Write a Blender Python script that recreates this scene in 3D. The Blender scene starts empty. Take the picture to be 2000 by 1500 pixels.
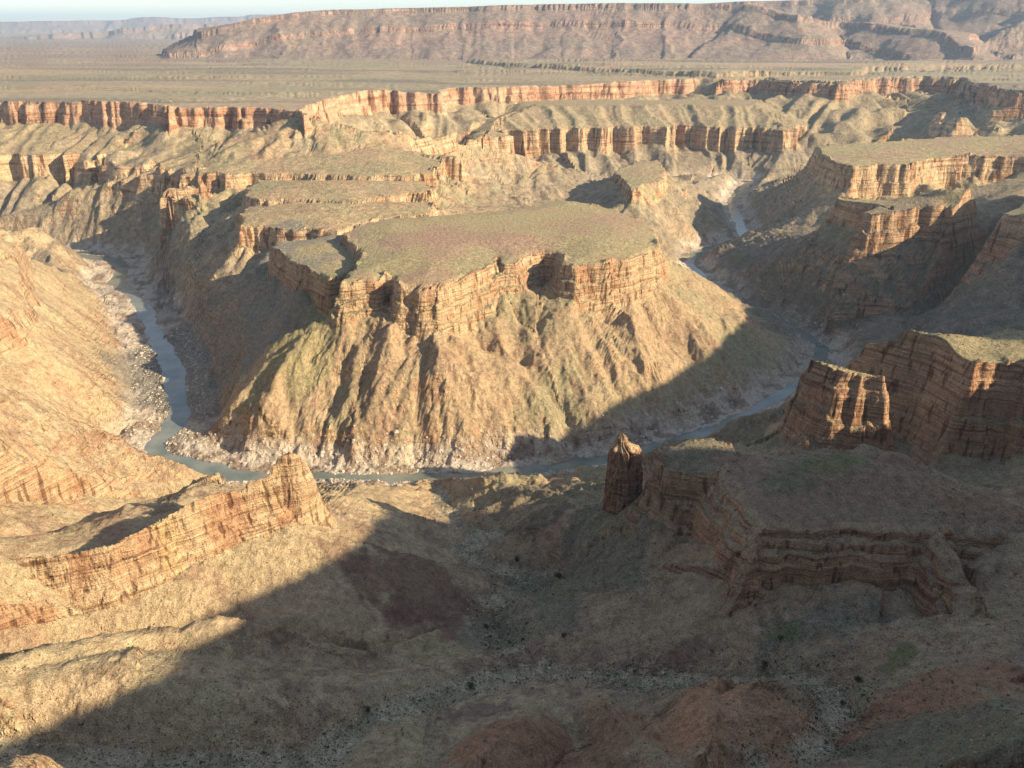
import bpy, math, time
import numpy as np
T0 = time.time()
f32 = np.float32
# ------------------------------------------------------------------ camera, sky, sun, exposure
sc = bpy.context.scene
CAM_Z = 500.0
F_PX = 1500.0                      # focal length in pixels of a 2000 px wide frame
PITCH = math.atan(690.0 / F_PX)    # eye level lies 690 px above the frame centre
cam_d = bpy.data.cameras.new('camera'); cam = bpy.data.objects.new('camera', cam_d)
sc.collection.objects.link(cam)
cam.location = (0, 0, CAM_Z); cam.rotation_euler = (math.pi / 2 - PITCH, 0, 0)
cam_d.sensor_width = 36; cam_d.lens = 36 * F_PX / 2000
cam_d.clip_start = 0.5; cam_d.clip_end = 90000
sc.camera = cam
SUN_EL, SUN_BACK = math.radians(25.0), math.radians(18.7)
sun_dir = np.array([math.cos(SUN_EL) * math.cos(SUN_BACK), -math.cos(SUN_EL) * math.sin(SUN_BACK), math.sin(SUN_EL)])
w = bpy.data.worlds.new('World'); sc.world = w; w.use_nodes = True
nt = w.node_tree
sky = nt.nodes.new('ShaderNodeTexSky'); sky.sky_type = 'NISHITA'; sky.sun_disc = False
sky.sun_elevation = SUN_EL
sky.sun_rotation = math.atan2(sun_dir[0], sun_dir[1])
sky.air_density = 1.0; sky.dust_density = 0.5; sky.ozone_density = 1.5
bg = nt.nodes['Background']; bg.inputs[1].default_value = 0.1
hs = nt.nodes.new('ShaderNodeHueSaturation'); hs.inputs['Saturation'].default_value = 0.8
nt.links.new(sky.outputs[0], hs.inputs['Color']); nt.links.new(hs.outputs[0], bg.inputs[0])
sl = bpy.data.lights.new('sun', 'SUN'); sl.energy = 5.0; sl.angle = math.radians(0.55); sl.color = (1.0, 0.82, 0.56)
so = bpy.data.objects.new('sun', sl); sc.collection.objects.link(so)
so.rotation_euler = (math.pi / 2 - SUN_EL, 0, math.pi / 2 + math.atan2(sun_dir[1], sun_dir[0]))
sc.view_settings.view_transform = 'Standard'; sc.view_settings.look = 'None'
sc.view_settings.gamma = 1; sc.view_settings.exposure = 1.22
sc.render.engine = 'CYCLES'
sc.cycles.max_bounces = 5; sc.cycles.diffuse_bounces = 3; sc.cycles.glossy_bounces = 2; sc.cycles.volume_bounces = 0

# ------------------------------------------------------------------ helpers: places
CP, SP = math.cos(PITCH), math.sin(PITCH)
def ray(px, py):
    u = (px - 1000) / F_PX; v = (py - 750) / F_PX
    return u, CP - v * SP, -SP - v * CP
def P(px, py, z):                  # a point of the land seen in that direction at height z
    u, y, dz = ray(px, py); t = (z - CAM_Z) / dz
    return (u * t, y * t, z)
def PD(px, py, D):                 # a point at horizontal distance D
    u, y, dz = ray(px, py); t = D / math.hypot(u, y)
    return (u * t, y * t, CAM_Z + dz * t)
def PL(*pts): return np.array([P(*p) for p in pts], float)
def PZ(z, *pts): return np.array([P(a, b, z) for a, b in pts], float)

# ------------------------------------------------------------------ helpers: noise
def _h(ix, iy, seed):
    a = ix.astype(np.uint32) * np.uint32(374761393) + iy.astype(np.uint32) * np.uint32(668265263) + np.uint32((seed * 974711 + 1013) & 0xffffffff)
    a = (a ^ (a >> np.uint32(13))) * np.uint32(1274126177)
    a = a ^ (a >> np.uint32(16))
    return a
def pn(x, y, seed=0):              # gradient noise, about -0.7..0.7
    fx = np.floor(x); fy = np.floor(y); ix = fx.astype(np.int32); iy = fy.astype(np.int32)
    tx = (x - fx).astype(f32); ty = (y - fy).astype(f32)
    def g(dx, dy):
        a = _h(ix + dx, iy + dy, seed).astype(f32) * f32(2 * math.pi / 4294967296.0)
        return np.cos(a) * (tx - dx) + np.sin(a) * (ty - dy)
    sx = tx * tx * tx * (tx * (tx * 6 - 15) + 10); sy = ty * ty * ty * (ty * (ty * 6 - 15) + 10)
    a = g(0, 0); b = g(1, 0); c = g(0, 1); d = g(1, 1)
    a = a + sx * (b - a); c = c + sx * (d - c)
    return a + sy * (c - a)
def fbm(x, y, wl, octv, seed=0, gain=0.5):
    r = 0; am = 1.0
    for k in range(octv):
        r = r + am * pn(x / wl, y / wl, seed + k * 17); am *= gain; wl *= 0.5
    return r
def ridged(x, y, wl, octv, seed=0, gain=0.5):
    r = 0; am = 1.0
    for k in range(octv):
        r = r + am * (1 - np.abs(pn(x / wl, y / wl, seed + k * 17)) * 3.0); am *= gain; wl *= 0.5
    return r
def sstep(a, b, x):
    t = np.clip((x - a) / (b - a), 0, 1); return t * t * (3 - 2 * t)
def seg_dist(X, Y, pts, closed=False):
    """distance to a polyline, height at the nearest point, signed inside/outside when closed"""
    best = np.full(X.shape, 1e18, f32); zz = np.zeros(X.shape, f32); ins = np.zeros(X.shape, bool); ss = np.zeros(X.shape, f32); s0 = 0.0
    n = len(pts)
    for i in range(n if closed else n - 1):
        ax, ay, az = pts[i]; bx, by, bz = pts[(i + 1) % n]
        ex, ey = bx - ax, by - ay; L = ex * ex + ey * ey + 1e-9
        qx = X - f32(ax); qy = Y - f32(ay)
        t = np.clip((qx * f32(ex) + qy * f32(ey)) * f32(1 / L), 0, 1)
        dx = qx - t * f32(ex); dy = qy - t * f32(ey)
        d = dx * dx + dy * dy
        m = d < best
        best = np.where(m, d, best); zz = np.where(m, f32(az) + t * f32(bz - az), zz); ss = np.where(m, f32(s0) + t * f32(math.sqrt(L)), ss); s0 += math.sqrt(L)
        if closed and ay != by:
            c = (Y < f32(ay)) != (Y < f32(by))
            ins ^= c & (X < f32(ax) + (Y - f32(ay)) * f32(ex / ey))
    d = np.sqrt(best)
    if closed: d = np.where(ins, -d, d)
    return d, zz, ss

# ------------------------------------------------------------------ the lie of the land
RIVER = PL(*[(a, b, 0) for a, b in [(1455,465),(1405,478),(1358,495),(1345,514),(1375,545),(1430,582),(1488,612),(1512,622),(1560,645),(1608,680),(1592,720),(1570,745),(1500,785),(1440,820),
    (1380,845),(1300,870),(1200,893),(1100,912),(1000,920),(900,930),(800,933),(700,932),(620,930),(540,932),(440,926),(370,908),(312,888),
    (302,870),(332,840),(352,805),(345,770),(340,735),(330,700),(318,680),(300,650),(290,620),(272,590),(255,570),(225,552),(240,524),(226,508),(120,494),(-150,482)]])
RIVER_FAR = PL(*[(a, b, 0) for a, b in [(1455,465),(1442,430),(1428,395),(1445,368),(1470,354),(1430,352),(1340,356),(1240,362),(1150,372),(1075,382),(1000,395),(930,430)]])
BED = PL((845,942,2),(865,985,14),(900,1030,24),(965,1050,32),(905,1075,38),(920,1100,42),(1050,1130,50),(990,1160,56),(930,1195,62),(950,1240,70),
    (1050,1300,84),(900,1350,96),(720,1400,110),(620,1490,118),(450,1500,124),(250,1490,130),(80,1480,138),(-150,1460,150))
BED_R = PL((1050,1305,84),(1200,1328,90),(1350,1335,97),(1500,1330,103),(1620,1345,112),(1640,1400,122),(1600,1450,130),(1500,1500,140),(1440,1580,150))
GULLY_FIN = PL((920,1205,63),(740,1274,72),(640,1264,80),(480,1243,90),(300,1250,98),(100,1300,110),(-150,1350,130))
GULLY_LEFT = PL((440,935,2),(380,950,20),(280,985,50),(190,1010,76),(90,1050,104),(-80,1075,130))
GULLY_RIGHT = PL((1270,878,2),(1400,885,30),(1560,905,60),(1720,905,90),(1900,955,120),(2200,1000,160))
GULLY_WALL = PL((1640,655,2),(1790,632,30),(1880,560,75),(1940,490,120),(1975,440,160),(2100,400,190))
GULLY_BACK = PL((1470,356,3),(1600,333,35),(1750,318,62),(1900,304,85),(2300,290,130))
GULLY_SIDE = PL((1112,1292,82),(1165,1262,88),(1280,1205,100),(1380,1162,118))
GULLY_FAR = PL((240,515,2),(270,490,30),(310,462,62),(420,420,105))
VALLEYS = [('river', RIVER, 9, 0.0), ('river', RIVER_FAR, 13, 0.0), ('bed', BED, 6.5, 0.2), ('bed', BED_R, 4.5, 0.2), ('gully', GULLY_FIN, 1.5, 0.4),
           ('gully', GULLY_LEFT, 2, 0.4), ('gully', GULLY_RIGHT, 3, 0.4), ('gully', GULLY_WALL, 2, 0.4), ('gully', GULLY_FAR, 2, .4), ('gully', GULLY_BACK, 4, .4), ('gully', GULLY_SIDE, 1, .4)]

FEATS = []
def mesa(name, pts, prof, reach=300, slope=None, warp=(6, 3, 1.2, .5), top=(0.03, 6), rock=1.0, ribs=None):
    FEATS.append(dict(name=name, pts=np.array(pts, float), closed=True, prof=prof, reach=reach, slope=slope, warp=warp, top=top, rock=rock, ribs=ribs))
def ridge(name, pts, prof, reach=200, slope=None, warp=(3, 2, 1, .4), rock=0.3):
    FEATS.append(dict(name=name, pts=np.array(pts, float), closed=False, prof=prof, reach=reach, slope=slope, warp=warp, top=(0, 0), rock=rock, ribs=None))

# central mesa
mesa('central_mesa', PZ(185, (668,552),(700,548),(730,546),(748,536),(768,538),(788,556),(830,561),(870,555),(905,540),(945,524),(964,515),(970,500),(977,500),(985,512),(1004,512),
    (1020,503),(1038,493),(1062,489),(1086,493),(1104,500),(1100,514),(1130,519),(1180,514),(1230,504),(1262,493),(1283,478),(1280,455),(1262,435),(1225,418),(1180,405),
    (1130,393),(1095,390),(1060,396),(1000,408),(930,416),(860,421),(790,425),(740,430),(700,440),(668,458),(692,482),(702,502),(684,532)),
    [(0, 0), (4, 5), (6, 22), (11, 26), (13, 42), (17, 45), (19, 55), (24, 59)], reach=330, warp=(3, 3.5, 4.5, 1.0), top=(0.13, 9), ribs=(62, 2.5, 7))
mesa('central_mesa', PZ(168, (522,480),(556,500),(592,520),(640,546),(668,540),(704,522),(722,500),(700,472),(655,456),(600,467),(560,472)),
    [(0, 0), (2, 8), (4, 20), (7, 23), (10, 42)], reach=330, warp=(3, 3, 1.5, .6), top=(0.08, 5))
# stepped spur behind it
mesa('stepped_spur', PZ(163, (463,417),(475,440),(530,446),(600,450),(655,452),(700,438),(745,428),(800,426),(850,410),(850,396),(760,388),(620,388),(500,388)), [(0,0),(3,12),(6,16),(10,36)], reach=380, warp=(11,6,2.5,.8), top=(.12,14))
mesa('stepped_spur', PZ(180, (470,384),(525,391),(600,392),(690,394),(760,384),(835,376),(852,366),(835,352),(700,348),(500,352)), [(0,0),(3,10),(7,22)], reach=300, warp=(13,6,2.5,.8), top=(.12,14))
mesa('stepped_spur', PZ(195, (382,352),(425,345),(490,338),(600,342),(700,346),(790,344),(850,335),(880,300),(760,290),(560,280),(420,300)), [(0,0),(3,14),(8,34)], reach=300, warp=(15,7,2.5,.8), top=(.14,22))
ridge('stepped_spur', PL((585,222,296),(640,240,275),(700,252,258),(800,262,235),(900,264,212),(922,272,205)), [(0,0),(6,1.5),(60,24)], slope=.30, warp=(8,5,2,1), rock=.5)
mesa('stepped_spur', PZ(205, (780,285),(850,268),(900,262),(928,275),(936,296),(900,306),(830,304)), [(0,0),(4,20),(12,60)], reach=330, warp=(8,5,2.5,1), top=(.05,5))
# canyon walls across
mesa('far_canyon_wall', PZ(188, (-600,298),(-150,300),(0,302),(100,300),(210,300),(315,316),(386,350),(420,330),(500,300),(500,225),(-600,225)), [(0,0),(3,30),(10,66)], reach=420, warp=(12,6,3,1), top=(.26,60), ribs=(140, 90, 40))
mesa('far_canyon_wall', PL((930,300,176),(948,276,176),(1000,256,176),(1080,250,175),(1200,248,173),(1300,247,170),(1400,247,167),(1480,249,165),(1530,254,163),(1560,246,163),(1565,225,165),(1500,212,170),(930,215,176)), [(0,0),(4,36),(12,76)], reach=420, warp=(12,6,3,1), top=(.30,62), ribs=(140, 90, 40))
U_RIM = [(-900,196),(-300,201),(0,203),(100,204),(200,207),(300,210),(325,217),(340,212),(420,211),(500,213),(562,215),(592,226),(600,212),(640,196),(680,188),(760,186),(860,184),(872,176),(1000,173),(1100,168),
    (1200,164),(1300,160),(1400,156),(1480,154),(1560,160),(1650,163),(1690,154),(1800,152),(1882,155),(1892,164),(1950,176),(2060,186),(2500,200)]
U_W = [P(a, b, 300 if a < 700 or a > 1660 else 288) for a, b in U_RIM] + [(40000, 9000, 300), (80000, 80000, 300), (-80000, 80000, 300), (-40000, 4000, 300)]
mesa('plateau', U_W, [(0,0),(4,26),(9,29),(13,54),(50,70),(110,92),(180,118),(205,172)], slope=1.5, warp=(22,5,4,1.5), top=(0, 0), ribs=(150, 36, 32))
mesa('far_canyon_wall', [P(a, b, 300) for a, b in U_RIM[22:]] + [P(2500,140,300), P(1480,140,300)], [(0,0),(4,26),(10,30),(14,58),(60,80)], reach=1500, warp=(22,5,4,1.5), top=(-.2, 0), ribs=(150, 34, 48))
mesa('plateau', [P(1400,146,312), P(1500,143,312), P(1600,141,312), P(1675,142,312), P(1700,136,312), P(1760,134,312), P(1900,132,312), P(2300,130,312), P(2300,118,312), P(900,118,312), P(1000,126,312)], [(0,0),(4,11),(60,15)], slope=.6, warp=(20,10,4,1))
# escarpments beyond the plateau
def far_mesa(name, D, pts, prof, slope, warp, rock=.6, back=9000, ribs=None):
    a = [PD(x, y, D * (q if q else 1)) for x, y, q in pts]
    b = [PD(x, y, D * (q if q else 1) + back) for x, y, q in (pts[-1], pts[0])]
    b = [(x, y, a[-1][2] if i == 0 else a[0][2]) for i, (x, y, z) in enumerate(b)]
    mesa(name, a + b, prof, slope=slope, warp=warp, rock=rock, ribs=ribs)
far_mesa('escarpment', 7500, [(385,80,1),(405,64,1),(432,48,1),(470,37,1),(520,27,1),(580,20,1),(650,16,1),(800,15,1),(900,13,1),(1000,9,1),(1100,7,1),(1200,5,1),(1300,5,1),(1380,6,1),(1440,8,1),(1560,30,.95),(1640,44,1.03),(1800,56,.95),(1900,96,.9)],
    [(0,0),(12,38),(30,44),(300,150),(312,188),(330,194),(420,232),(1000,380)], .12, (62,16,6,2), back=1500, ribs=(420, 26, 24))
far_mesa('escarpment', 9400, [(1250,10,1),(1380,8,1),(1440,2,1),(1560,0,1),(1700,-6,.98),(1820,-14,1.02),(2000,-22,1),(2400,-30,.95)], [(0,0),(15,45),(40,50),(340,190),(355,230),(380,240),(500,300),(1500,480)], .12, (80,20,8,2), ribs=(520, 40, 34))
ridge('escarpment', [PD(1760,40,8600), PD(1850,62,8000), PD(1930,88,7400), PD(1985,104,7000)], [(0,0),(20,6),(200,90)], slope=.3, warp=(30,20,10,4), rock=.3)
ridge('escarpment', [PD(2030,20,8300), PD(1960,60,7800), PD(1900,90,7500)], [(0,0),(20,10),(200,100)], slope=.3, warp=(30,20,10,4), rock=.3)
far_mesa('distant_range', 24000, [(-500,70,1),(-100,92,1),(0,90,1),(60,72,1),(110,65,1),(200,62,1.02),(240,54,1),(330,47,1),(420,46,1),(560,60,1)], [(0,0),(30,90),(500,260),(540,360),(700,400),(2500,800)], .1, (110,30,8,2), ribs=(1300, 160, 90))
far_mesa('farthest_range', 40000, [(-600,46,1),(-100,45,1),(0,43,1),(100,41,1),(200,40,1.02),(300,33,1),(360,36,1),(460,33,1),(500,28,1),(600,26,1),(800,30,1)], [(0,0),(60,120),(1000,420),(1060,560),(4000,1100)], .1, (150,40,10,2), ribs=(2200, 240, 120))
# small butte inside the far loop
mesa('small_butte', PZ(150, (1196,334),(1240,316),(1288,312),(1302,330),(1296,352),(1276,366),(1232,372),(1216,352)), [(0,0),(3,14),(8,28)], reach=330, warp=(6,5,2.5,1), top=(.05,8))
ridge('small_butte', PL((1290,345,128),(1340,392,85),(1400,442,32),(1432,464,6)), [(0,0),(10,3)], reach=260, warp=(5,5,3,1))
ridge('small_butte', PL((1215,352,128),(1150,368,60),(1108,378,20)), [(0,0),(10,3)], reach=260, warp=(5,5,3,1))
# right-hand mesas
mesa('right_far_mesa', PL((1566,292,212),(1600,284,212),(1700,278,214),(1800,270,216),(1900,266,220),(2100,262,226),(2600,262,240),(2600,300,240),(2100,302,226),(1900,304,216),(1820,310,212),(1772,322,210),(1720,322,210),(1668,326,210),(1636,318,210)),
    [(0,0),(4,32),(9,36),(14,62)], reach=420, warp=(9,6,3,1), top=(.04,8), ribs=(90, 9, 7))
mesa('right_wall_mesa', PL((1603,394,200),(1640,387,200),(1720,390,204),(1782,388,208),(1795,374,222),(1860,366,236),(1920,352,250),(2000,332,272),(2200,300,290),(2600,320,280),(2600,440,250),(2200,425,245),(2040,415,240),(1960,418,226),(1900,420,216),(1850,402,212),(1790,408,206),(1720,420,202),(1660,414,200)),
    [(0,0),(3,30),(8,34),(12,60)], reach=420, warp=(8,6,3,1), top=(.03,6), ribs=(95, 10, 12))
ridge('right_wall_mesa', PL((1720,462,128),(1620,466,90),(1540,474,66),(1470,482,52),(1420,477,48),(1370,480,42),(1330,484,34)), [(0,0),(8,3)], reach=240, warp=(6,6,3,1.2))
mesa('right_near_mesa', PL((1592,704,206),(1602,690,208),(1650,678,210),(1690,652,216),(1702,640,220),(1745,645,220),(1850,652,222),(2000,643,226),(2300,640,240),(2500,640,260),(2500,720,250),(2300,715,236),(2000,702,218),(1920,706,213),(1860,714,209),(1800,722,206),(1740,730,203),(1690,738,202),(1640,724,204)),
    [(0,0),(2,12),(9,24),(12,52),(16,55),(22,86)], reach=300, warp=(3,4,2.2,.8), top=(.05,4), ribs=(44, 9, 6))
ridge('right_near_mesa', PL((1605,740,165),(1590,800,128),(1570,850,100)), [(0,0),(4,6)], reach=120, warp=(2,3,2,.8))
# foreground butte with the alcove
mesa('foreground_butte', PL((1400,892,180),(1480,891,181),(1560,886,182),(1620,874,184),(1700,869,185),(1760,882,183),(1810,912,178),(1870,945,174),(1930,953,174),(2000,990,172),(2300,1040,180),(2300,1110,174),(2000,1048,165),(1900,1033,165),
    (1800,1036,166),(1720,1024,168),(1640,1019,169),(1560,1022,168),(1500,1026,166),(1465,1008,169),(1440,965,175)),
    [(0,0),(5,3),(6.5,8),(11,11),(12,17),(17,21),(18.5,26),(21,29),(23,50),(27,55)], reach=260, warp=(2.5,3,3.0,.9), top=(.14,5))
mesa('foreground_butte', PL((1284,888,180),(1310,870,184),(1350,859,187),(1395,854,188),(1430,868,185),(1444,888,182),(1430,915,178),(1390,925,176),(1340,925,174),(1300,912,175)), [(0,0),(2,7),(4,28),(7,31),(9,48),(14,54)], reach=260, warp=(1,2,2.6,.9), top=(.12,4))
ridge('foreground_butte', PL((1830,1050,164),(1885,1130,152),(1890,1215,134),(1855,1300,110)), [(0,0),(9,3),(11,10),(16,14),(18,24),(22,34)], reach=90, warp=(2,3,2.5,.8), rock=.8)
ridge('foreground_butte', PL((1478,1030,166),(1462,1095,148),(1430,1165,126),(1394,1242,104)), [(0,0),(4,3),(6,10),(9,13),(11,20)], reach=80, warp=(2,2,2,.7), rock=.8)
ridge('foreground_butte', PL((1290,950,138),(1250,970,126),(1215,986,118)), [(0,0),(4,4)], reach=200, warp=(1.5,2,1,.5), rock=.6)
ridge('dark_knoll', PL((890,966,20),(935,945,34),(985,922,46),(1030,924,42),(1090,926,44),(1170,952,62),(1215,985,112)), [(0,0),(6,2.5)], reach=130, warp=(2,3,1.5,.6), rock=.4)
# left foreground
ridge('rock_fin', PL((-200,1110,186),(0,1088,166),(100,1084,163),(215,1064,161),(330,1002,168),(430,960,170),(520,932,171)), [(0,0),(2,2.5),(10,25),(20,40)], reach=200, warp=(2,2,1.2,.5), rock=.55)
ridge('rock_fin', PL((520,932,171),(541,896,183),(565,878,190),(584,888,184),(598,902,176)), [(0,0),(2,2),(6,20),(12,52),(18,62)], reach=200, warp=(1.5,2,1.4,.6), rock=.8)
ridge('near_spur', PL((-200,1330,196),(0,1290,168),(60,1271,163),(200,1246,150),(290,1233,142),(350,1241,136),(420,1209,138),(480,1214,128),(560,1204,124),(640,1242,108),(700,1262,96),(790,1236,88),(900,1245,76),(960,1264,71)), [(0,0),(4,1),(10,4)], reach=170, warp=(1.5,2,1,.4), rock=.1)
ridge('left_hillside', PL((-400,380,330),(-150,430,262),(0,470,190),(100,515,100),(190,547,20)), [(0,0),(20,6)], reach=420, warp=(8,6,3,1), rock=.1)
ridge('left_hillside', PL((-400,380,330),(-500,600,330),(-420,850,280),(-260,1000,200),(-120,1040,160)), [(0,0),(20,6)], reach=520, warp=(8,6,3,1), rock=.1)
ridge('left_hillside', PL((-60,930,140),(60,935,112),(130,960,92),(180,990,80)), [(0,0),(10,3)], reach=120, warp=(3,3,2,.8), rock=.3)
ridge('left_far_spur', PL((-250,395,180),(20,454,104),(100,436,112),(180,484,50),(240,526,8)), [(0,0),(10,3)], reach=260, warp=(6,6,3,1), rock=.2)
# near hills below the viewpoint
ridge('near_hill', PL((1014,1394,148),(975,1432,160),(925,1490,180),(880,1580,205)), [(0,0),(2,.7)], slope=1.0, warp=(1,1.5,1,.5), rock=.2)
ridge('near_hill', PL((860,1392,112),(850,1430,122),(830,1500,140),(800,1600,165)), [(0,0),(5,1.5)], slope=.6, warp=(1.5,2,1,.4), rock=.1)
ridge('near_hill', PL((1186,1376,126),(1230,1420,148),(1330,1510,184),(1400,1600,212)), [(0,0),(3,1)], slope=.95, warp=(1,1.5,1,.5), rock=.2)
ridge('near_hill', PL((1275,1398,120),(1340,1348,127),(1400,1313,134),(1440,1347,130),(1515,1323,127),(1600,1347,115)), [(0,0),(2,1.5),(4,5)], slope=.85, warp=(1,2,2,.8), rock=.45)
ridge('near_hill', PL((1400,1314,133),(1398,1380,152),(1390,1480,180),(1380,1600,210)), [(0,0),(3,2)], slope=.95, warp=(1.5,2.5,1.8,.8), rock=.35)
ridge('right_near_slope', PL((2250,1230,215),(2050,1290,185),(1930,1335,160),(1800,1335,146),(1720,1390,134)), [(0,0),(3,3),(4.5,10),(9,13),(10.5,20),(15,24)], reach=150, warp=(2,3,2.5,.8), rock=.8)
ridge('right_near_slope', PL((2300,1380,270),(2050,1420,215),(1850,1490,186),(1700,1640,180)), [(0,0),(6,2)], reach=150, warp=(2,3,1.5,.6), rock=.2)
# the rim on which the viewpoint stands
RIM = [(-12,1.2,498.3),(12,1.0,498.3),(60,-60,499),(200,-150,500),(330,-62,500),(438,58,500),(550,152,500),(738,345,498),(815,350,492),(890,395,472),(955,438,462),(1110,462,468),(1120,490,494),(1027,530,500),(1040,608,493),(1150,742,488),(1275,981,490),(1700,1250,508),(3200,1700,520),
       (9000,2500,520),(9000,-9000,520),(-9000,-9000,520),(-9000,300,520),(-2500,300,510),(-1200,120,505),(-700,-60,500),(-300,-140,500),(-60,-60,499)]
ridge('viewpoint_rim', PL((-140,1640,360),(-40,1540,322),(0,1490,303),(28,1466,292),(58,1478,284)), [(0,0),(3,.6),(7,5)], slope=3.0, warp=(.5,1,1,.6), rock=.3)
mesa('viewpoint_rim', RIM, [(0,0),(4,26),(12,34),(17,66),(40,96)], slope=1.5, warp=(0,2.5,1.5,.5), top=(0,0))

NAMES = sorted(set(f['name'] for f in FEATS)) + ['canyon_floor', 'dry_riverbed']

# ------------------------------------------------------------------ height of the land over a set of points
def upsample(a):
    b = np.empty((a.shape[0] * 2 - 1, a.shape[1]), a.dtype); b[0::2] = a; b[1::2] = (a[:-1] + a[1:]) * .5
    c = np.empty((b.shape[0], b.shape[1] * 2 - 1), a.dtype); c[:, 0::2] = b; c[:, 1::2] = (b[:, :-1] + b[:, 1:]) * .5
    return c
def erosion(x, y, gx, gy, wl, octv, seed):
    """branching gullies that run down the slope (gx, gy)"""
    gl = np.sqrt(gx * gx + gy * gy) + 1e-4
    dx, dy = -gy / gl, gx / gl
    bx, by = gx / gl, gy / gl
    out = 0; am = 1.0; ax = np.zeros_like(x); ay = np.zeros_like(x)
    for k in range(octv):
        px, py = x / wl, y / wl
        ix = np.floor(px).astype(np.int32); iy = np.floor(py).astype(np.int32)
        ux = dx + ax; uy = dy + ay
        va = 0; wt = 0; ddx = 0; ddy = 0
        for i in (-1, 0, 1):
            for j in (-1, 0, 1):
                h = _h(ix + i, iy + j, seed + k * 31)
                qx = (px - (ix + i) - (h & np.uint32(65535)).astype(f32) / 65536.0).astype(f32)
                qy = (py - (iy + j) - (h >> np.uint32(16)).astype(f32) / 65536.0).astype(f32)
                ww = np.exp(-2.2 * (qx * qx + qy * qy))
                mg = (qx * ux + qy * uy) * f32(2 * math.pi)
                va = va + np.cos(mg) * ww; wt = wt + ww
                s = -np.sin(mg) * ww
                ddx = ddx + s * ux; ddy = ddy + s * uy
        va = va / wt
        out = out + am * (1 - np.arccos(np.clip(va, -1, 1)) * f32(2 / math.pi)) * 1.25
        # fold the new gullies into the downhill direction of the next octave
        nx = bx + ddx / wt * .9; ny = by + ddy / wt * .9
        bx, by = nx, ny
        nl = np.sqrt(nx * nx + ny * ny) + 1e-4
        dx, dy = -ny / nl, nx / nl
        am *= .5; wl *= .5
    return out

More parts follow.
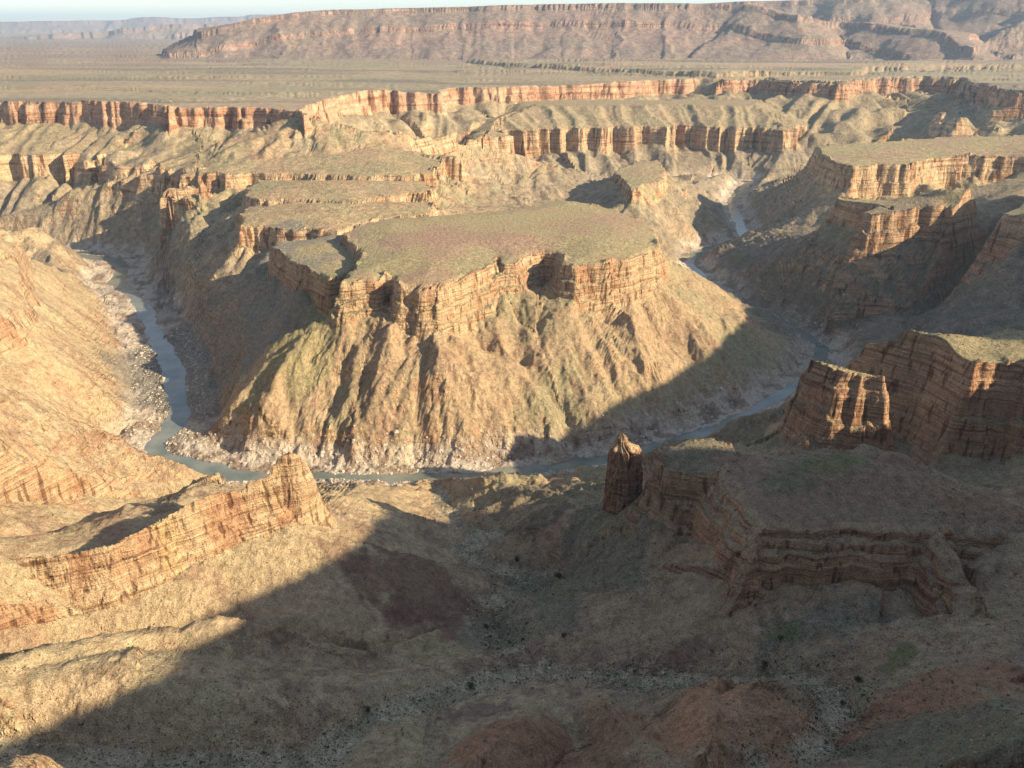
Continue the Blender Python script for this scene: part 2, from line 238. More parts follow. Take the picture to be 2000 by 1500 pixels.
def land(X, Y, fine=True):
    """X, Y: 2D grids (odd sizes).  Returns height and attributes."""
    Xc = X[::2, ::2].astype(f32); Yc = Y[::2, ::2].astype(f32)
    R = np.sqrt(X * X + Y * Y)
    # valleys
    dr = np.full(X.shape, 1e9, f32); zv = np.zeros(X.shape, f32); wv = np.zeros(X.shape, f32); vk = np.zeros(X.shape, np.int8)
    KIN = {'river': 1, 'bed': 2, 'gully': 3}
    wob = fbm(X, Y, 70, 3, 5) * 14 + fbm(X, Y, 12, 2, 6) * 4
    acc = []
    for kind, pts, wd, sl_ in VALLEYS:
        d, z, _ = seg_dist(Xc, Yc, pts); d = upsample(d); z = upsample(z)
        if kind == 'river': d = np.maximum(d + wob * .6 - 5 * sstep(-230, -380, X), 0)
        elif kind == 'bed': d = np.maximum(d + wob * .5, 0)
        e = np.maximum(d - wd, 0)
        score = e + z * 1.2
        acc.append((score, e, z, wd, KIN[kind], d))
    best = np.full(X.shape, 1e9, f32); eh = np.zeros(X.shape, f32); zh = np.zeros(X.shape, f32)
    for score, e, z, wd, k, d in acc:
        m = score < best
        best = np.where(m, score, best); vk = np.where(m, k, vk); eh = np.where(m, e, eh); zh = np.where(m, z, zh)
    wsum = 0; dr = 0; zv = 0
    for score, e, z, wd, k, d in acc:
        w_ = np.exp(-np.minimum((score - best) / (6 + .06 * best), 40)); wsum = wsum + w_; dr = dr + w_ * e; zv = zv + w_ * z
    q_ = sstep(0, 25, eh); dr = (eh + (dr / wsum - eh) * q_).astype(f32); zv = (zh + (zv / wsum - zh) * q_).astype(f32)
    driver = np.minimum(acc[0][1], acc[1][1])
    n1 = fbm(X, Y, 150, 2, 11); n2 = ridged(X + n1 * 20, Y - n1 * 20, 55, 2, 23) - .45; n3 = fbm(X, Y, 17, 2, 37) * .5 + np.round(fbm(X, Y, 24, 2, 38) * 4.5) / 4.5 * .9; n4 = fbm(X, Y, 6, 2, 41)
    n1b = 1 - 2.2 * np.abs(pn((X + n2 * 8) / 95, (Y - n2 * 8) / 95, 77)) - .4
    H = (zv + np.minimum(dr * .10, 9)).astype(f32); rid = np.full(X.shape, -1, np.int16); cl = np.zeros(X.shape, f32); top = np.zeros(X.shape, f32); rock = np.full(X.shape, .15, f32); fin = np.zeros(X.shape, f32)
    for fi, ft in enumerate(FEATS):
        d, z, sa_ = seg_dist(Xc, Yc, ft['pts'], ft['closed'])
        if ft['closed'] and np.ptp(ft['pts'][:, 2]) > .5 and ft['name'] != 'viewpoint_rim':
            soft = f32(60 if np.abs(ft['pts']).max() < 3500 else 250.0 ** 2)
            num = 0; den = 0                      # a tilted top: blend the heights of the rim points
            for qx, qy, qz in ft['pts']:
                w_ = 1 / ((Xc - f32(qx)) ** 2 + (Yc - f32(qy)) ** 2 + soft) ** 1.6
                num = num + w_ * f32(qz); den = den + w_
            z = num / den
        d = upsample(d); z = upsample(z)
        wa = ft['warp']
        far_s = 1.0
        if wa[0] > 60: far_s = wa[0] / 30.0
        if far_s > 1:
            q1 = 1 - 2.2 * np.abs(pn(X / 700 + 3, Y / 700, 71)) - .4; q2 = ridged(X, Y, 260, 2, 72) - .45
            dw = d + wa[0] * q1 * 1.4 + wa[1] * q2 + wa[2] * fbm(X, Y, 90, 2, 73)
        else:
            dw = d + wa[0] * (n1b if wa[0] >= 5 else n1) + wa[1] * n2 + wa[2] * n3 + wa[3] * n4
            if not ft['closed']: dw = np.maximum(dw, d * .5)
        rb = 0
        if ft['ribs']:                            # spurs and gullies square to the rim
            wl_, a1, a2 = ft['ribs']
            sq = upsample(sa_) + n1 * wl_ * .22
            rb = (1 - 2.6 * np.abs(pn(sq / wl_, sq * 0 + fi * 3.7, 401))) * .7 + (1 - 2.6 * np.abs(pn(sq / wl_ * 2.3, sq * 0 + fi * 5.1 + 9, 402))) * .35 - .45
            dw = dw - a1 * rb
        pr = ft['prof']; xs = np.array([p[0] for p in pr], f32); ys = np.array([p[1] for p in pr], f32)
        drop = np.interp(dw, xs, ys).astype(f32)
        if ft['closed'] and ft['name'] != 'viewpoint_rim' and wa[0] < 60: drop = drop * (1 + np.clip(n1 * .55, -.3, .3))   # beds thicken and thin out
        h = z - drop
        ov = np.maximum(dw - xs[-1], 0)
        if ft['slope'] is not None:
            h = h - ov * ft['slope']
        else:
            hv = zv + (h - zv) * (dr / (ov + dr + 1e-3))
            fade = np.clip((ov - ft['reach']) / (ft['reach'] * .5), 0, 1)
            h = np.where(ov > 0, hv - fade * 120, h)
        if ft['ribs']: h = h + a2 * rb * sstep(xs[1], xs[1] + wl_ * .6, dw) * np.clip(dr / 60, 0, 1)
        ts, tm = ft['top']
        h = h + np.where(dw < 0, np.minimum(-dw * ts, tm), 0)
        m = h > H
        H = np.where(m, h, H); rid = np.where(m, NAMES.index(ft['name']), rid)
        sp_ = np.concatenate([[0], (np.diff(ys) / np.diff(xs) > .85).astype(f32), [0]])
        c = sp_[np.searchsorted(xs, dw)] * (1.0 if (ft['closed'] or ft['rock'] > .5) else ft['rock'])
        cl = np.where(m, c, cl); top = np.where(m, sstep(1, -6, dw) if ft['closed'] else 0, top); rock = np.where(m, ft['rock'], rock)
    # valley carving
    carve = zv + np.where(vk == 1, np.where(dr > 0, 0.25 + dr * .11 + np.maximum(dr - (20 + 26 * sstep(-280, -420, X)), 0) * 1.1 + np.maximum(dr - 150, 0) * 2, -2.2),
                          np.where(vk == 2, dr * .3 + np.maximum(dr - 4, 0) * .8 + np.maximum(dr - 25, 0) * 2, dr * 1.1 + np.maximum(dr - 20, 0) * 3))
    cm = carve < H
    flat = cm & (dr < 30)
    H = np.minimum(H, carve)
    info = dict(rid=rid, cl=cl, top=top, rock=rock, dr=dr, vk=vk, driver=driver, zv=zv, carved=cm)
    return H, info

# ------------------------------------------------------------------ the sheet of land: fine fan in view, coarse ring around
ROWS, COLS = 1281, 921
AZ_R, AZ_A = [150, 300, 700, 2000, 5000, 60000], np.radians([47, 47, 42, 37, 36, 36])
def azm_of(r): return np.interp(r, AZ_R, AZ_A)
def fan(Rg, ncol):
    sc_ = np.linspace(-1, 1, ncol)[None, :]; A = azm_of(Rg) * sc_
    return (Rg * np.sin(A)), (Rg * np.cos(A))
# a first look at the land tells where it is steep; the rows of the sheet crowd together there
th = np.linspace(math.atan(350 / 150.), math.atan(350 / 1500.), 421)
r1 = np.concatenate([350 / np.tan(th), np.linspace(1500, 4200, 181)[1:], np.exp(np.linspace(math.log(4200.), math.log(58000.), 121))[1:]])
if len(r1) % 2 == 0: r1 = r1[:-1]
Rg = np.repeat(r1[:, None], 241, 1); X1, Y1 = fan(Rg, 241)
H1, _ = land(X1.astype(f32), Y1.astype(f32))
e1 = np.arctan2(H1 - CAM_Z, Rg)
met = np.abs(np.diff(e1, axis=0)) + (.42 * -np.diff(np.arctan(350 / r1)) + .022 * np.diff(np.log(r1)))[:, None]
for _ in range(10):
    q = met.copy(); q[:, 1:-1] = (met[:, :-2] + 2 * met[:, 1:-1] + met[:, 2:]) * .25; met = q
cum = np.concatenate([np.zeros((1, 241)), np.cumsum(met, 0)], 0); cum /= cum[-1]
NR = (ROWS + 1) // 2; Rk = np.stack([np.interp(np.linspace(0, 1, NR), cum[:, j], r1) for j in range(241)], 1)
cc_ = np.linspace(0, 240, (COLS + 1) // 2); j0 = np.minimum(cc_.astype(int), 239); fr_ = (cc_ - j0)[None, :]
Rc = Rk[:, j0] * (1 - fr_) + Rk[:, j0 + 1] * fr_
Xk, Yk = fan(Rc, (COLS + 1) // 2)
X = upsample(Xk).astype(f32); Y = upsample(Yk).astype(f32)
RR = np.sqrt(X * X + Y * Y)
H, I = land(X, Y)
print('land', round(time.time() - T0, 1))

def grads(X, Y, H):
    # gradient of height over the plan, from the grid's own directions
    dXi = np.gradient(X, axis=0); dYi = np.gradient(Y, axis=0); dHi = np.gradient(H, axis=0)
    dXj = np.gradient(X, axis=1); dYj = np.gradient(Y, axis=1); dHj = np.gradient(H, axis=1)
    det = dXi * dYj - dXj * dYi; det = np.where(np.abs(det) < 1e-9, 1e-9, det)
    gx = (dHi * dYj - dHj * dYi) / det; gy = (dXi * dHj - dXj * dHi) / det
    return gx.astype(f32), gy.astype(f32)
def blur(a, n):
    for _ in range(n):
        b = a.copy(); b[1:-1] = (a[:-2] + 2 * a[1:-1] + a[2:]) * .25; a = b
        b = a.copy(); b[:, 1:-1] = (a[:, :-2] + 2 * a[:, 1:-1] + a[:, 2:]) * .25; a = b
    return a
# gullies cut into the slopes
Hs = blur(H[::2, ::2], 14); Xs, Ys = X[::2, ::2], Y[::2, ::2]
gx, gy = grads(Xs, Ys, Hs)
sl0 = np.sqrt(gx * gx + gy * gy)
Rs = np.sqrt(Xs * Xs + Ys * Ys)
er_n = erosion(Xs, Ys, gx, gy, 46.0, 4, 3); er_b = erosion(Xs, Ys, gx, gy, 120.0, 2, 5); er_m = sstep(-.35, .35, fbm(Xs, Ys, 190, 2, 8))
er_f = erosion(Xs, Ys, gx, gy, 330.0, 3, 9)
dist_w = sstep(200, 900, Rs)
amp = 3.0 + 3.6 * dist_w
er = (er_n * amp * (.3 + .6 * er_m) + er_b * (2.6 + 7.5 * sstep(500, 1000, Rs) + 1.5 * sstep(1600, 2500, Rs))) * (1 - sstep(4000, 6000, Rs)) + er_f * 7 * sstep(4500, 6500, Rs)
er = er * sstep(.10 - .05 * sstep(1800, 2600, Rs), .42 - .2 * sstep(1800, 2600, Rs), sl0) * (1 - .75 * blur(I['cl'][::2, ::2], 2)) * (1 - I['top'][::2, ::2]) * np.clip(I['dr'][::2, ::2] / 30, 0.0, 1)
er = er * np.where(np.isin(I['rid'][::2, ::2], [NAMES.index('plateau'), NAMES.index('far_canyon_wall')]), .3, 1)
er = er * np.where(np.isin(I['rid'][::2, ::2], [NAMES.index(q) for q in ('near_spur', 'rock_fin', 'left_hillside')]), .55, 1)
H = H + upsample(er.astype(f32))
gvalley = upsample(np.clip(er / 5, -1, 1).astype(f32))
# rubble, ledges and roughness
gx, gy = grads(X, Y, H); slp = np.sqrt(gx * gx + gy * gy)
lod = 1 - sstep(1500, 4500, RR)
rough = fbm(X, Y, 9, 4, 91, .62) * (.6 + 1.0 * np.clip(slp, 0, 1.2)) + fbm(X, Y, 34, 3, 95) * np.where(np.isin(I['rid'], [NAMES.index(q) for q in ('near_spur', 'rock_fin', 'left_hillside')]), 1.1, 2.6) * np.clip(slp * 1.5, .25, 1)
bankm = (I['vk'] == 1) & (I['dr'] < 60)
crag = sstep(.02, .25, fbm(X, Y, 90, 2, 93)) * (RR < 1700) * (1 - I['top'] * .7)
rough = rough + crag * np.round(fbm(X, Y, 20, 2, 94) * 4) * .55 + crag * np.round(fbm(X, Y, 7, 2, 96) * 3) * .28
bank = np.where(I['vk'] == 1, (1 - sstep(36, 84, I['dr'] + fbm(X, Y, 45, 2, 98) * 26)), 0).astype(f32)
rough = rough + bank * (np.abs(fbm(X, Y, 14, 3, 99)) * 4.0 - .5) * np.clip(I['dr'] / 6, .15, 1)
butte = I['rid'] == NAMES.index('foreground_butte')
H = H + (rough * lod * np.where(I['top'] > .5, np.where(butte, .8, .4), 1)).astype(f32)
H = H + np.where(butte, fbm(X, Y, 70, 2, 97) * 5 * I['top'], 0).astype(f32)
# beds of harder rock stand out as ledges
st = 7.5; ph = H / st + fbm(X, Y, 400, 1, 121) * .8
led = (np.abs(ph - np.floor(ph) - .5) * 2)
ledw = np.clip(I['cl'] * 1.0 + I['rock'] * .25 * sstep(.25, .6, slp) * (1 - I['top']), 0, 1) * sstep(60, 120, H) * lod
H = H + ((np.sin(ph * 2 * math.pi) * .9 + np.sin(ph * 2 * math.pi * 2.7 + 1) * .4) * ledw).astype(f32)
# low scarps and washes on the plateau
pl = (I['rid'] == NAMES.index('plateau')) & (I['top'] > .5)
tn = fbm(X * .35, Y, 420, 4, 131)
H = H + np.where(pl, (tn * 9 + 7 * sstep(.02, .06, fbm(X * .3, Y, 900, 3, 133)) + 6 * sstep(.14, .17, fbm(X * .35, Y, 700, 3, 135))) * sstep(3.0, 60, RR - 2300) , 0).astype(f32)
print('relief', round(time.time() - T0, 1))
gx, gy = grads(X, Y, H); slp = np.sqrt(gx * gx + gy * gy)

# ------------------------------------------------------------------ what the ground is made of
def mix(a, b, t): return a + (b - a) * t[..., None]
def C(r, g, b): return np.array([r, g, b], f32)
nA = fbm(X, Y, 130, 3, 201); nB = fbm(X, Y, 30, 3, 211); nC = fbm(X, Y, 420, 2, 221)
def K(r, g, b): return np.broadcast_to(C(r, g, b), X.shape + (3,))
RN = I['rid']
def isreg(*n): return np.isin(RN, [NAMES.index(q) for q in n])
warm = isreg('left_hillside', 'rock_fin', 'near_spur', 'left_far_spur').astype(f32)
soil = mix(K(.36, .265, .165), K(.285, .245, .15), sstep(-.25, .35, nA))
soil = mix(soil, K(.405, .32, .20), warm * .7)
soil = mix(soil, K(.33, .215, .135), sstep(.1, .5, nB + nC * .4) * .6)
soil = mix(soil, K(.25, .165, .115), sstep(.2, .45, fbm(X, Y, 75, 3, 251)) * .55)
base = soil
cliffc = mix(K(.45, .33, .21), K(.38, .235, .145), sstep(-.1, .4, nB + .3 * nA))
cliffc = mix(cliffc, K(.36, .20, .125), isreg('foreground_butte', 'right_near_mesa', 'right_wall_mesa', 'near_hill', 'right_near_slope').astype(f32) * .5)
cliffc = mix(cliffc, K(.37, .22, .15), isreg('plateau', 'far_canyon_wall').astype(f32) * .8 * sstep(215, 240, H))
base = mix(base, K(.255, .21, .14), isreg('plateau', 'far_canyon_wall').astype(f32) * .85)
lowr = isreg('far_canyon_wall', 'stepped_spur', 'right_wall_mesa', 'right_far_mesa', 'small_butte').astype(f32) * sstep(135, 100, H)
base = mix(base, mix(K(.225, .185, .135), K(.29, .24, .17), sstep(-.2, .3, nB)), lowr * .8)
base = mix(base, K(.165, .145, .115), isreg('right_wall_mesa').astype(f32) * .75)  # right wall darkened: its shade is put into the colour
cfac = np.clip(np.maximum(I['cl'], sstep(1.25, 2.1, slp)), 0, 1)
base = mix(base, mix(K(.42, .31, .20), K(.22, .15, .105), sstep(-.15, .25, fbm(X, Y, 16, 3, 255))), crag * sstep(1100, 800, RR) * .6)
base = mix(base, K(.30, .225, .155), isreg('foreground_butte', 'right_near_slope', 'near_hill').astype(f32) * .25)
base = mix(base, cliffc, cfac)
flatc = mix(K(.315, .23, .155), K(.31, .262, .152), sstep(-.10, .22, fbm(X, Y, 160, 3, 231) + nA * .3 + .25 * sstep(120, 20, I['dr'] * 0 + 60)))
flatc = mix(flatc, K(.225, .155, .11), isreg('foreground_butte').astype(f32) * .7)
pb = fbm(X * .22, Y, 330, 4, 241)
plat = mix(K(.27, .22, .155), K(.235, .212, .145), sstep(-.15, .2, pb)); plat = mix(plat, K(.16, .14, .115), sstep(.1, .3, fbm(X * .14, Y, 420, 4, 245)) * .8); plat = mix(plat, K(.33, .25, .175), sstep(.12, .3, fbm(X * .25, Y, 500, 4, 247)) * .7)
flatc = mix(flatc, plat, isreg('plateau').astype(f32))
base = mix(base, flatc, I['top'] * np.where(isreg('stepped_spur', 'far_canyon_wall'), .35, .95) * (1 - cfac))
bankc = mix(K(.47, .40, .325), K(.27, .205, .155), sstep(-.05, .3, nB))
base = mix(base, bankc, bank * sstep(34, 10, H) * (1 - sstep(.0, .5, nA) * .3))
bedm = np.where(I['vk'] == 2, 1 - sstep(0, 7, I['dr'] + nB * 6), 0)
base = mix(base, mix(K(.40, .33, .225), K(.27, .23, .15), sstep(-.1, .25, nB)), bedm)
veg = np.clip(.32 + nA * .8 + .35 * bedm - cfac * .6 - .6 * bank - .2 * warm, 0, 1).astype(f32)
# patches of other rock, soil, growth, and shade painted on slopes: centre, radii, turn, colour, strength, added scrub
PATCH = [((1700,960,172), 60, 16, -.1, (.27, .18, .125), .6, -.2), ((1900,985,170), 40, 18, -.3, (.30, .19, .12), .7, 0), ((1540,940,178), 26, 12, .2, (.17, .165, .10), .7, .3), ((1660,885,184), 40, 10, 0, (.25, .16, .115), .6, -.2), ((820,1150,82), 62, 34, -.5, (.165, .09, .066), .75, -.2), ((700,1130,92), 40, 20, -.5, (.16, .095, .07), .6, -.2), ((700,1265,84), 24, 12, -.4, (.14, .09, .065), .7, 0),
         ((1010,1290,80), 26, 12, .4, (.24, .15, .11), .8, 0), ((850,1270,82), 26, 14, .3, (.33, .275, .15), .7, .1), ((930,1390,108), 26, 12, .3, (.21, .145, .115), .8, .2), ((980,1410,120), 12, 6, .2, (.44, .35, .22), .8, -.2),
         ((1180,1070,95), 120, 60, .5, (.195, .18, .125), .8, .45), ((1620,1230,118), 55, 20, .1, (.215, .20, .145), .8, .5), ((1745,1318,120), 13, 8, .6, (.12, .145, .06), .65, .3),
         ((1530,1235,116), 14, 8, .2, (.13, .16, .06), .6, .4), ((1620,910,180), 34, 14, .1, (.16, .17, .075), .7, .2), ((1760,920,176), 26, 8, -.2, (.20, .12, .085), .7, -.2),
         ((1150,1430,150), 50, 30, 0, (.27, .165, .10), .7, -.1), ((1420,1400,145), 60, 44, 0, (.40, .225, .13), .85, -.2), ((1060,1440,165), 46, 40, 0, (.32, .18, .105), .8, -.1), ((1830,1370,150), 50, 26, .2, (.32, .165, .10), .8, -.1), ((1390,1325,128), 12, 10, 0, (.26, .12, .07), .8, -.2),
         ((1330,1300,92), 30, 9, .2, (.19, .115, .08), .7, 0), ((1050,1060,40), 40, 26, .2, (.12, .105, .075), .6, .4), ((1080,970,52), 70, 30, .1, (.17, .15, .10), .6, .3),
         ((130,980,88), 22, 10, 0, (.44, .27, .16), .7, -.2), ((330,1075,140), 10, 16, .5, (.50, .36, .14), .7, -.2), ((240,1080,150), 14, 14, 0, (.42, .245, .15), .7, -.2),
         ((1500,820,60), 110, 40, .3, (.15, .14, .095), .7, .4), ((1650,880,90), 90, 40, .2, (.15, .15, .10), .7, .5), ((1650,560,60), 260, 110, -.3, (.165, .145, .105), .65, .3),  # last patch paints the shade of the right wall
         ((450,620,70), 180, 220, .0, (.19, .18, .15), .8, .3), ((620,720,60), 60, 110, -.4, (.25, .235, .12), .6, .3), ((830,620,150), 60, 30, 0, (.40, .31, .19), .3, 0),  # first patch greys the mesa's left slope as painted shade
         ((1850,1440,190), 60, 40, .3, (.165, .15, .10), .7, .4), ((1350,470,40), 120, 50, 0, (.16, .145, .11), .6, .2), ((880,470,188), 150, 70, .1, (.30, .20, .15), .7, -.3)]
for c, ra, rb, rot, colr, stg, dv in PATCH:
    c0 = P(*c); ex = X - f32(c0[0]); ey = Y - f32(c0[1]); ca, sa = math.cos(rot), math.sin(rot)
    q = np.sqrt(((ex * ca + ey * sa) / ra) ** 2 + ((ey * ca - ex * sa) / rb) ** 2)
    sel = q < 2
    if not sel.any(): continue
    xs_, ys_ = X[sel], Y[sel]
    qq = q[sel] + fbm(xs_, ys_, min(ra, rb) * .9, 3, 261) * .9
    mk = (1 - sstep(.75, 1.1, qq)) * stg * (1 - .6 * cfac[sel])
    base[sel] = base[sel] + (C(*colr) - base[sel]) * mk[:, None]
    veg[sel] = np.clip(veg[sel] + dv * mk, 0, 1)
farm = sstep(5200, 6500, RR)
base = mix(base, mix(mix(K(.24, .175, .145), K(.215, .17, .14), sstep(-.2, .2, pb)), K(.31, .20, .16), cfac), farm * (slp > .06))
print('tint', round(time.time() - T0, 1))

# ------------------------------------------------------------------ materials
def new_mat(name):
    m = bpy.data.materials.new(name); m.use_nodes = True
    return m, m.node_tree, m.node_tree.nodes['Principled BSDF']
def nd(t, typ, **kw):
    n = t.nodes.new(typ)
    for k, v in kw.items(): setattr(n, k, v)
    return n
def noise(t, vec, scale, detail=4, rough=.55, dist=0):
    n = nd(t, 'ShaderNodeTexNoise'); n.inputs['Scale'].default_value = scale; n.inputs['Detail'].default_value = detail
    n.inputs['Roughness'].default_value = rough; n.inputs['Distortion'].default_value = dist
    if vec is not None: t.links.new(vec, n.inputs['Vector'])
    return n.outputs['Fac']
def mapr(t, v, a, b, c, d):
    n = nd(t, 'ShaderNodeMapRange'); n.clamp = True
    t.links.new(v, n.inputs[0])
    for i, q in enumerate((a, b, c, d)): n.inputs[i + 1].default_value = q
    return n.outputs[0]
def math_(t, op, a, b=None):
    n = nd(t, 'ShaderNodeMath', operation=op)
    for i, q in enumerate((a, b)):
        if q is None: continue
        if isinstance(q, (int, float)): n.inputs[i].default_value = q
        else: t.links.new(q, n.inputs[i])
    return n.outputs[0]
def mixc(t, fac, a, b, mode='MIX'):
    n = nd(t, 'ShaderNodeMix', data_type='RGBA', blend_type=mode)
    if isinstance(fac, (int, float)): n.inputs[0].default_value = fac
    else: t.links.new(fac, n.inputs[0])
    for i, q in ((6, a), (7, b)):
        if isinstance(q, tuple): n.inputs[i].default_value = (*q, 1)
        else: t.links.new(q, n.inputs[i])
    return n.outputs[2]
def scaled(t, vec, s3):
    n = nd(t, 'ShaderNodeVectorMath', operation='MULTIPLY'); t.links.new(vec, n.inputs[0]); n.inputs[1].default_value = s3
    return n.outputs[0]

def land_material(name, k=1.0, relief=.8, scrub=.7):
    """k scales the grain of the relief: 1 near, larger for far land"""
    m, t, b = new_mat(name)
    geo = nd(t, 'ShaderNodeNewGeometry'); pos = geo.outputs['Position']
    at = nd(t, 'ShaderNodeAttribute', attribute_name='tint'); am = nd(t, 'ShaderNodeAttribute', attribute_name='mask')
    sep = nd(t, 'ShaderNodeSeparateColor'); t.links.new(am.outputs['Color'], sep.inputs[0])
    cliff, veg_, bank_ = sep.outputs[0], sep.outputs[1], sep.outputs[2]
    # bedding: thin beds lying flat, broken by upright joints
    bedv = scaled(t, pos, (.012 / k, .012 / k, .34 / k)); beds = noise(t, bedv, 1.0, 3, .62)
    jv = scaled(t, pos, (.16 / k, .16 / k, .022 / k)); joints = noise(t, jv, 1.0, 2, .6)
    rough_ = noise(t, pos, .16 / k, 6, .7); grain = noise(t, pos, 1.1 / k, 3, .7)
    col = mixc(t, 1.0, at.outputs['Color'], mixc(t, mapr(t, rough_, .3, .7, 0, 1), (.64, .62, .60), (1.32, 1.32, 1.30)), 'MULTIPLY')
    col = mixc(t, 1.0, col, mixc(t, mapr(t, grain, .3, .7, 0, 1), (.54, .52, .50), (1.46, 1.46, 1.44)), 'MULTIPLY')
    bedcol = mixc(t, mapr(t, beds, .36, .64, 0, 1), (.80, .72, .66), (1.14, 1.15, 1.14))
    bc = mixc(t, 1.0, col, bedcol, 'MULTIPLY')
    bc = mixc(t, mapr(t, joints, .34, .42, .85, 0), bc, mixc(t, 1.0, bc, (.34, .27, .24), 'MULTIPLY'))  # dark joints and bed seams paint crack shade that the relief lacks
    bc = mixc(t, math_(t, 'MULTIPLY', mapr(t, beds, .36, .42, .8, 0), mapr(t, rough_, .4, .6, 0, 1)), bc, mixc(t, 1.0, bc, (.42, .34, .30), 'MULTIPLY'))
    cf = mapr(t, cliff, .1, .7, .12, 1)
    col = mixc(t, cf, col, bc)
    # low scrub too small to build, as dark olive specks
    vo = nd(t, 'ShaderNodeTexVoronoi', feature='F1'); t.links.new(pos, vo.inputs['Vector']); vo.inputs['Scale'].default_value = .42 / k
    sp = mapr(t, math_(t, 'ADD', vo.outputs['Distance'], math_(t, 'MULTIPLY', grain, .5)), .38, .56, 1, 0)
    vsel = nd(t, 'ShaderNodeSeparateColor'); t.links.new(vo.outputs['Color'], vsel.inputs[0])
    dens = math_(t, 'LESS_THAN', vsel.outputs[0], math_(t, 'MULTIPLY', veg_, scrub))
    col = mixc(t, math_(t, 'MULTIPLY', sp, math_(t, 'MULTIPLY', dens, .8)), col, (.075, .082, .038))
    t.links.new(col, b.inputs['Base Color'])
    b.inputs['Roughness'].default_value = .95; b.inputs['Specular IOR Level'].default_value = .12
    # relief
    hb = math_(t, 'ADD', math_(t, 'MULTIPLY', math_(t, 'SUBTRACT', beds, .5), 5.0), math_(t, 'MULTIPLY', mapr(t, joints, .30, .50, 0, 1), 1.8))
    hgt = math_(t, 'ADD', math_(t, 'MULTIPLY', rough_, 4.2), math_(t, 'MULTIPLY', hb, cliff))
    hgt = math_(t, 'ADD', hgt, math_(t, 'MULTIPLY', grain, .7))
    hgt = math_(t, 'ADD', hgt, math_(t, 'MULTIPLY', sp, math_(t, 'MULTIPLY', dens, .5)))
    bp = nd(t, 'ShaderNodeBump'); bp.inputs['Strength'].default_value = relief; bp.inputs['Distance'].default_value = 1.0 * k
    t.links.new(hgt, bp.inputs['Height']); t.links.new(bp.outputs[0], b.inputs['Normal'])
    return m
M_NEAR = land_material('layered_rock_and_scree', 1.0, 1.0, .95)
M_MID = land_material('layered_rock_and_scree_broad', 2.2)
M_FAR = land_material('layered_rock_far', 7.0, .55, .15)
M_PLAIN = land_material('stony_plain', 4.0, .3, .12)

# ------------------------------------------------------------------ build the land as one object for each landform
col0 = sc.collection
def add_mesh(name, V, Q, mat=None, smooth=True, parent=None):
    me = bpy.data.meshes.new(name)
    V = np.ascontiguousarray(V, f32); Q = np.ascontiguousarray(Q, np.int32); k = Q.shape[1]
    me.vertices.add(len(V)); me.vertices.foreach_set('co', V.ravel())
    me.loops.add(Q.size); me.loops.foreach_set('vertex_index', Q.ravel())
    me.polygons.add(len(Q)); me.polygons.foreach_set('loop_start', np.arange(0, Q.size, k, dtype=np.int32))
    me.polygons.foreach_set('use_smooth', np.full(len(Q), smooth))
    me.update(calc_edges=True)
    if mat: me.materials.append(mat)
    o = bpy.data.objects.new(name, me); col0.objects.link(o)
    if parent: o.parent = parent
    return o
LABELS = {
 'central_mesa': 'flat topped tan mesa with pale cliffs ringed by the river bend',
 'stepped_spur': 'stepped orange spur of terraces dropping from plateau behind the mesa',
 'far_canyon_wall': 'lower cliff band and gullied slopes of the wall across the canyon',
 'plateau': 'broad flat desert plateau with cliffed rim below the far mountains',
 'escarpment': 'long flat topped reddish mountain front beyond the plateau',
 'distant_range': 'hazy purple mountain range at far left of the plateau',
 'farthest_range': 'palest blue mountain range on the skyline',
 'small_butte': 'small dark butte with lit right flank inside the far river loop',
 'right_far_mesa': 'sunlit flat mesa with pale cliff at the upper right',
 'right_wall_mesa': 'shaded layered wall and mesa tip above the right river bank',
 'right_near_mesa': 'reddish buttressed cliff with sunlit top at the right edge',
 'foreground_butte': 'shaded rounded butte with curved alcove cliff in right foreground',
 'dark_knoll': 'dark low knoll beside the river below the pinnacle',
 'rock_fin': 'sunlit orange rock fin with pointed knob in left foreground',
 'near_spur': 'smooth tan spur half in shadow at the lower left',
 'left_hillside': 'broad sunlit yellow hillside left of the river',
 'left_far_spur': 'bare spur above the river bend at far left',
 'near_hill': 'reddish bare hills at the bottom centre below the viewpoint',
 'right_near_slope': 'dark rocky slope in the bottom right corner',
 'viewpoint_rim': 'cliffed plateau rim on which the viewpoint stands',
 'canyon_floor': 'pale rocky river banks and canyon floor',
 'dry_riverbed': 'grey stony dry side riverbed winding down to the river'}
def build_land(X, Y, H, rid, tint, mask, tag='', mats=True):
    n, m = X.shape
    V = np.stack([X, Y, H], -1).reshape(-1, 3)
    idx = np.arange(n * m).reshape(n, m)
    Q = np.stack([idx[:-1, :-1], idx[:-1, 1:], idx[1:, 1:], idx[1:, :-1]], -1).reshape(-1, 4)
    fr = rid[:-1, :-1].reshape(-1)
    out = []
    for k, nm in enumerate(NAMES):
        sel = Q[fr == k]
        if len(sel) < 4: continue
        u, inv = np.unique(sel.ravel(), return_inverse=True)
        v = V[u]; md = np.median(np.hypot(v[:, 0], v[:, 1]))
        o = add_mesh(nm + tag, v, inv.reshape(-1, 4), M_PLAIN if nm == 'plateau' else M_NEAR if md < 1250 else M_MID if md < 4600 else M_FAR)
        for an, arr in (('tint', tint), ('mask', mask)):
            a = o.data.attributes.new(an, 'FLOAT_COLOR', 'POINT')
            cc = np.ones((len(u), 4), f32); cc[:, :3] = arr.reshape(-1, 3)[u]
            a.data.foreach_set('color', cc.ravel())
        o['kind'] = 'structure'; o['label'] = LABELS[nm]
        out.append(o)
    return out
rid = I['rid'].copy()
fl = (I['vk'] == 1) & (I['dr'] < 42) & I['carved']
rid = np.where((rid < 0) | fl, NAMES.index('canyon_floor'), rid)
rid = np.where((I['vk'] == 2) & (I['dr'] < 3), NAMES.index('dry_riverbed'), rid)
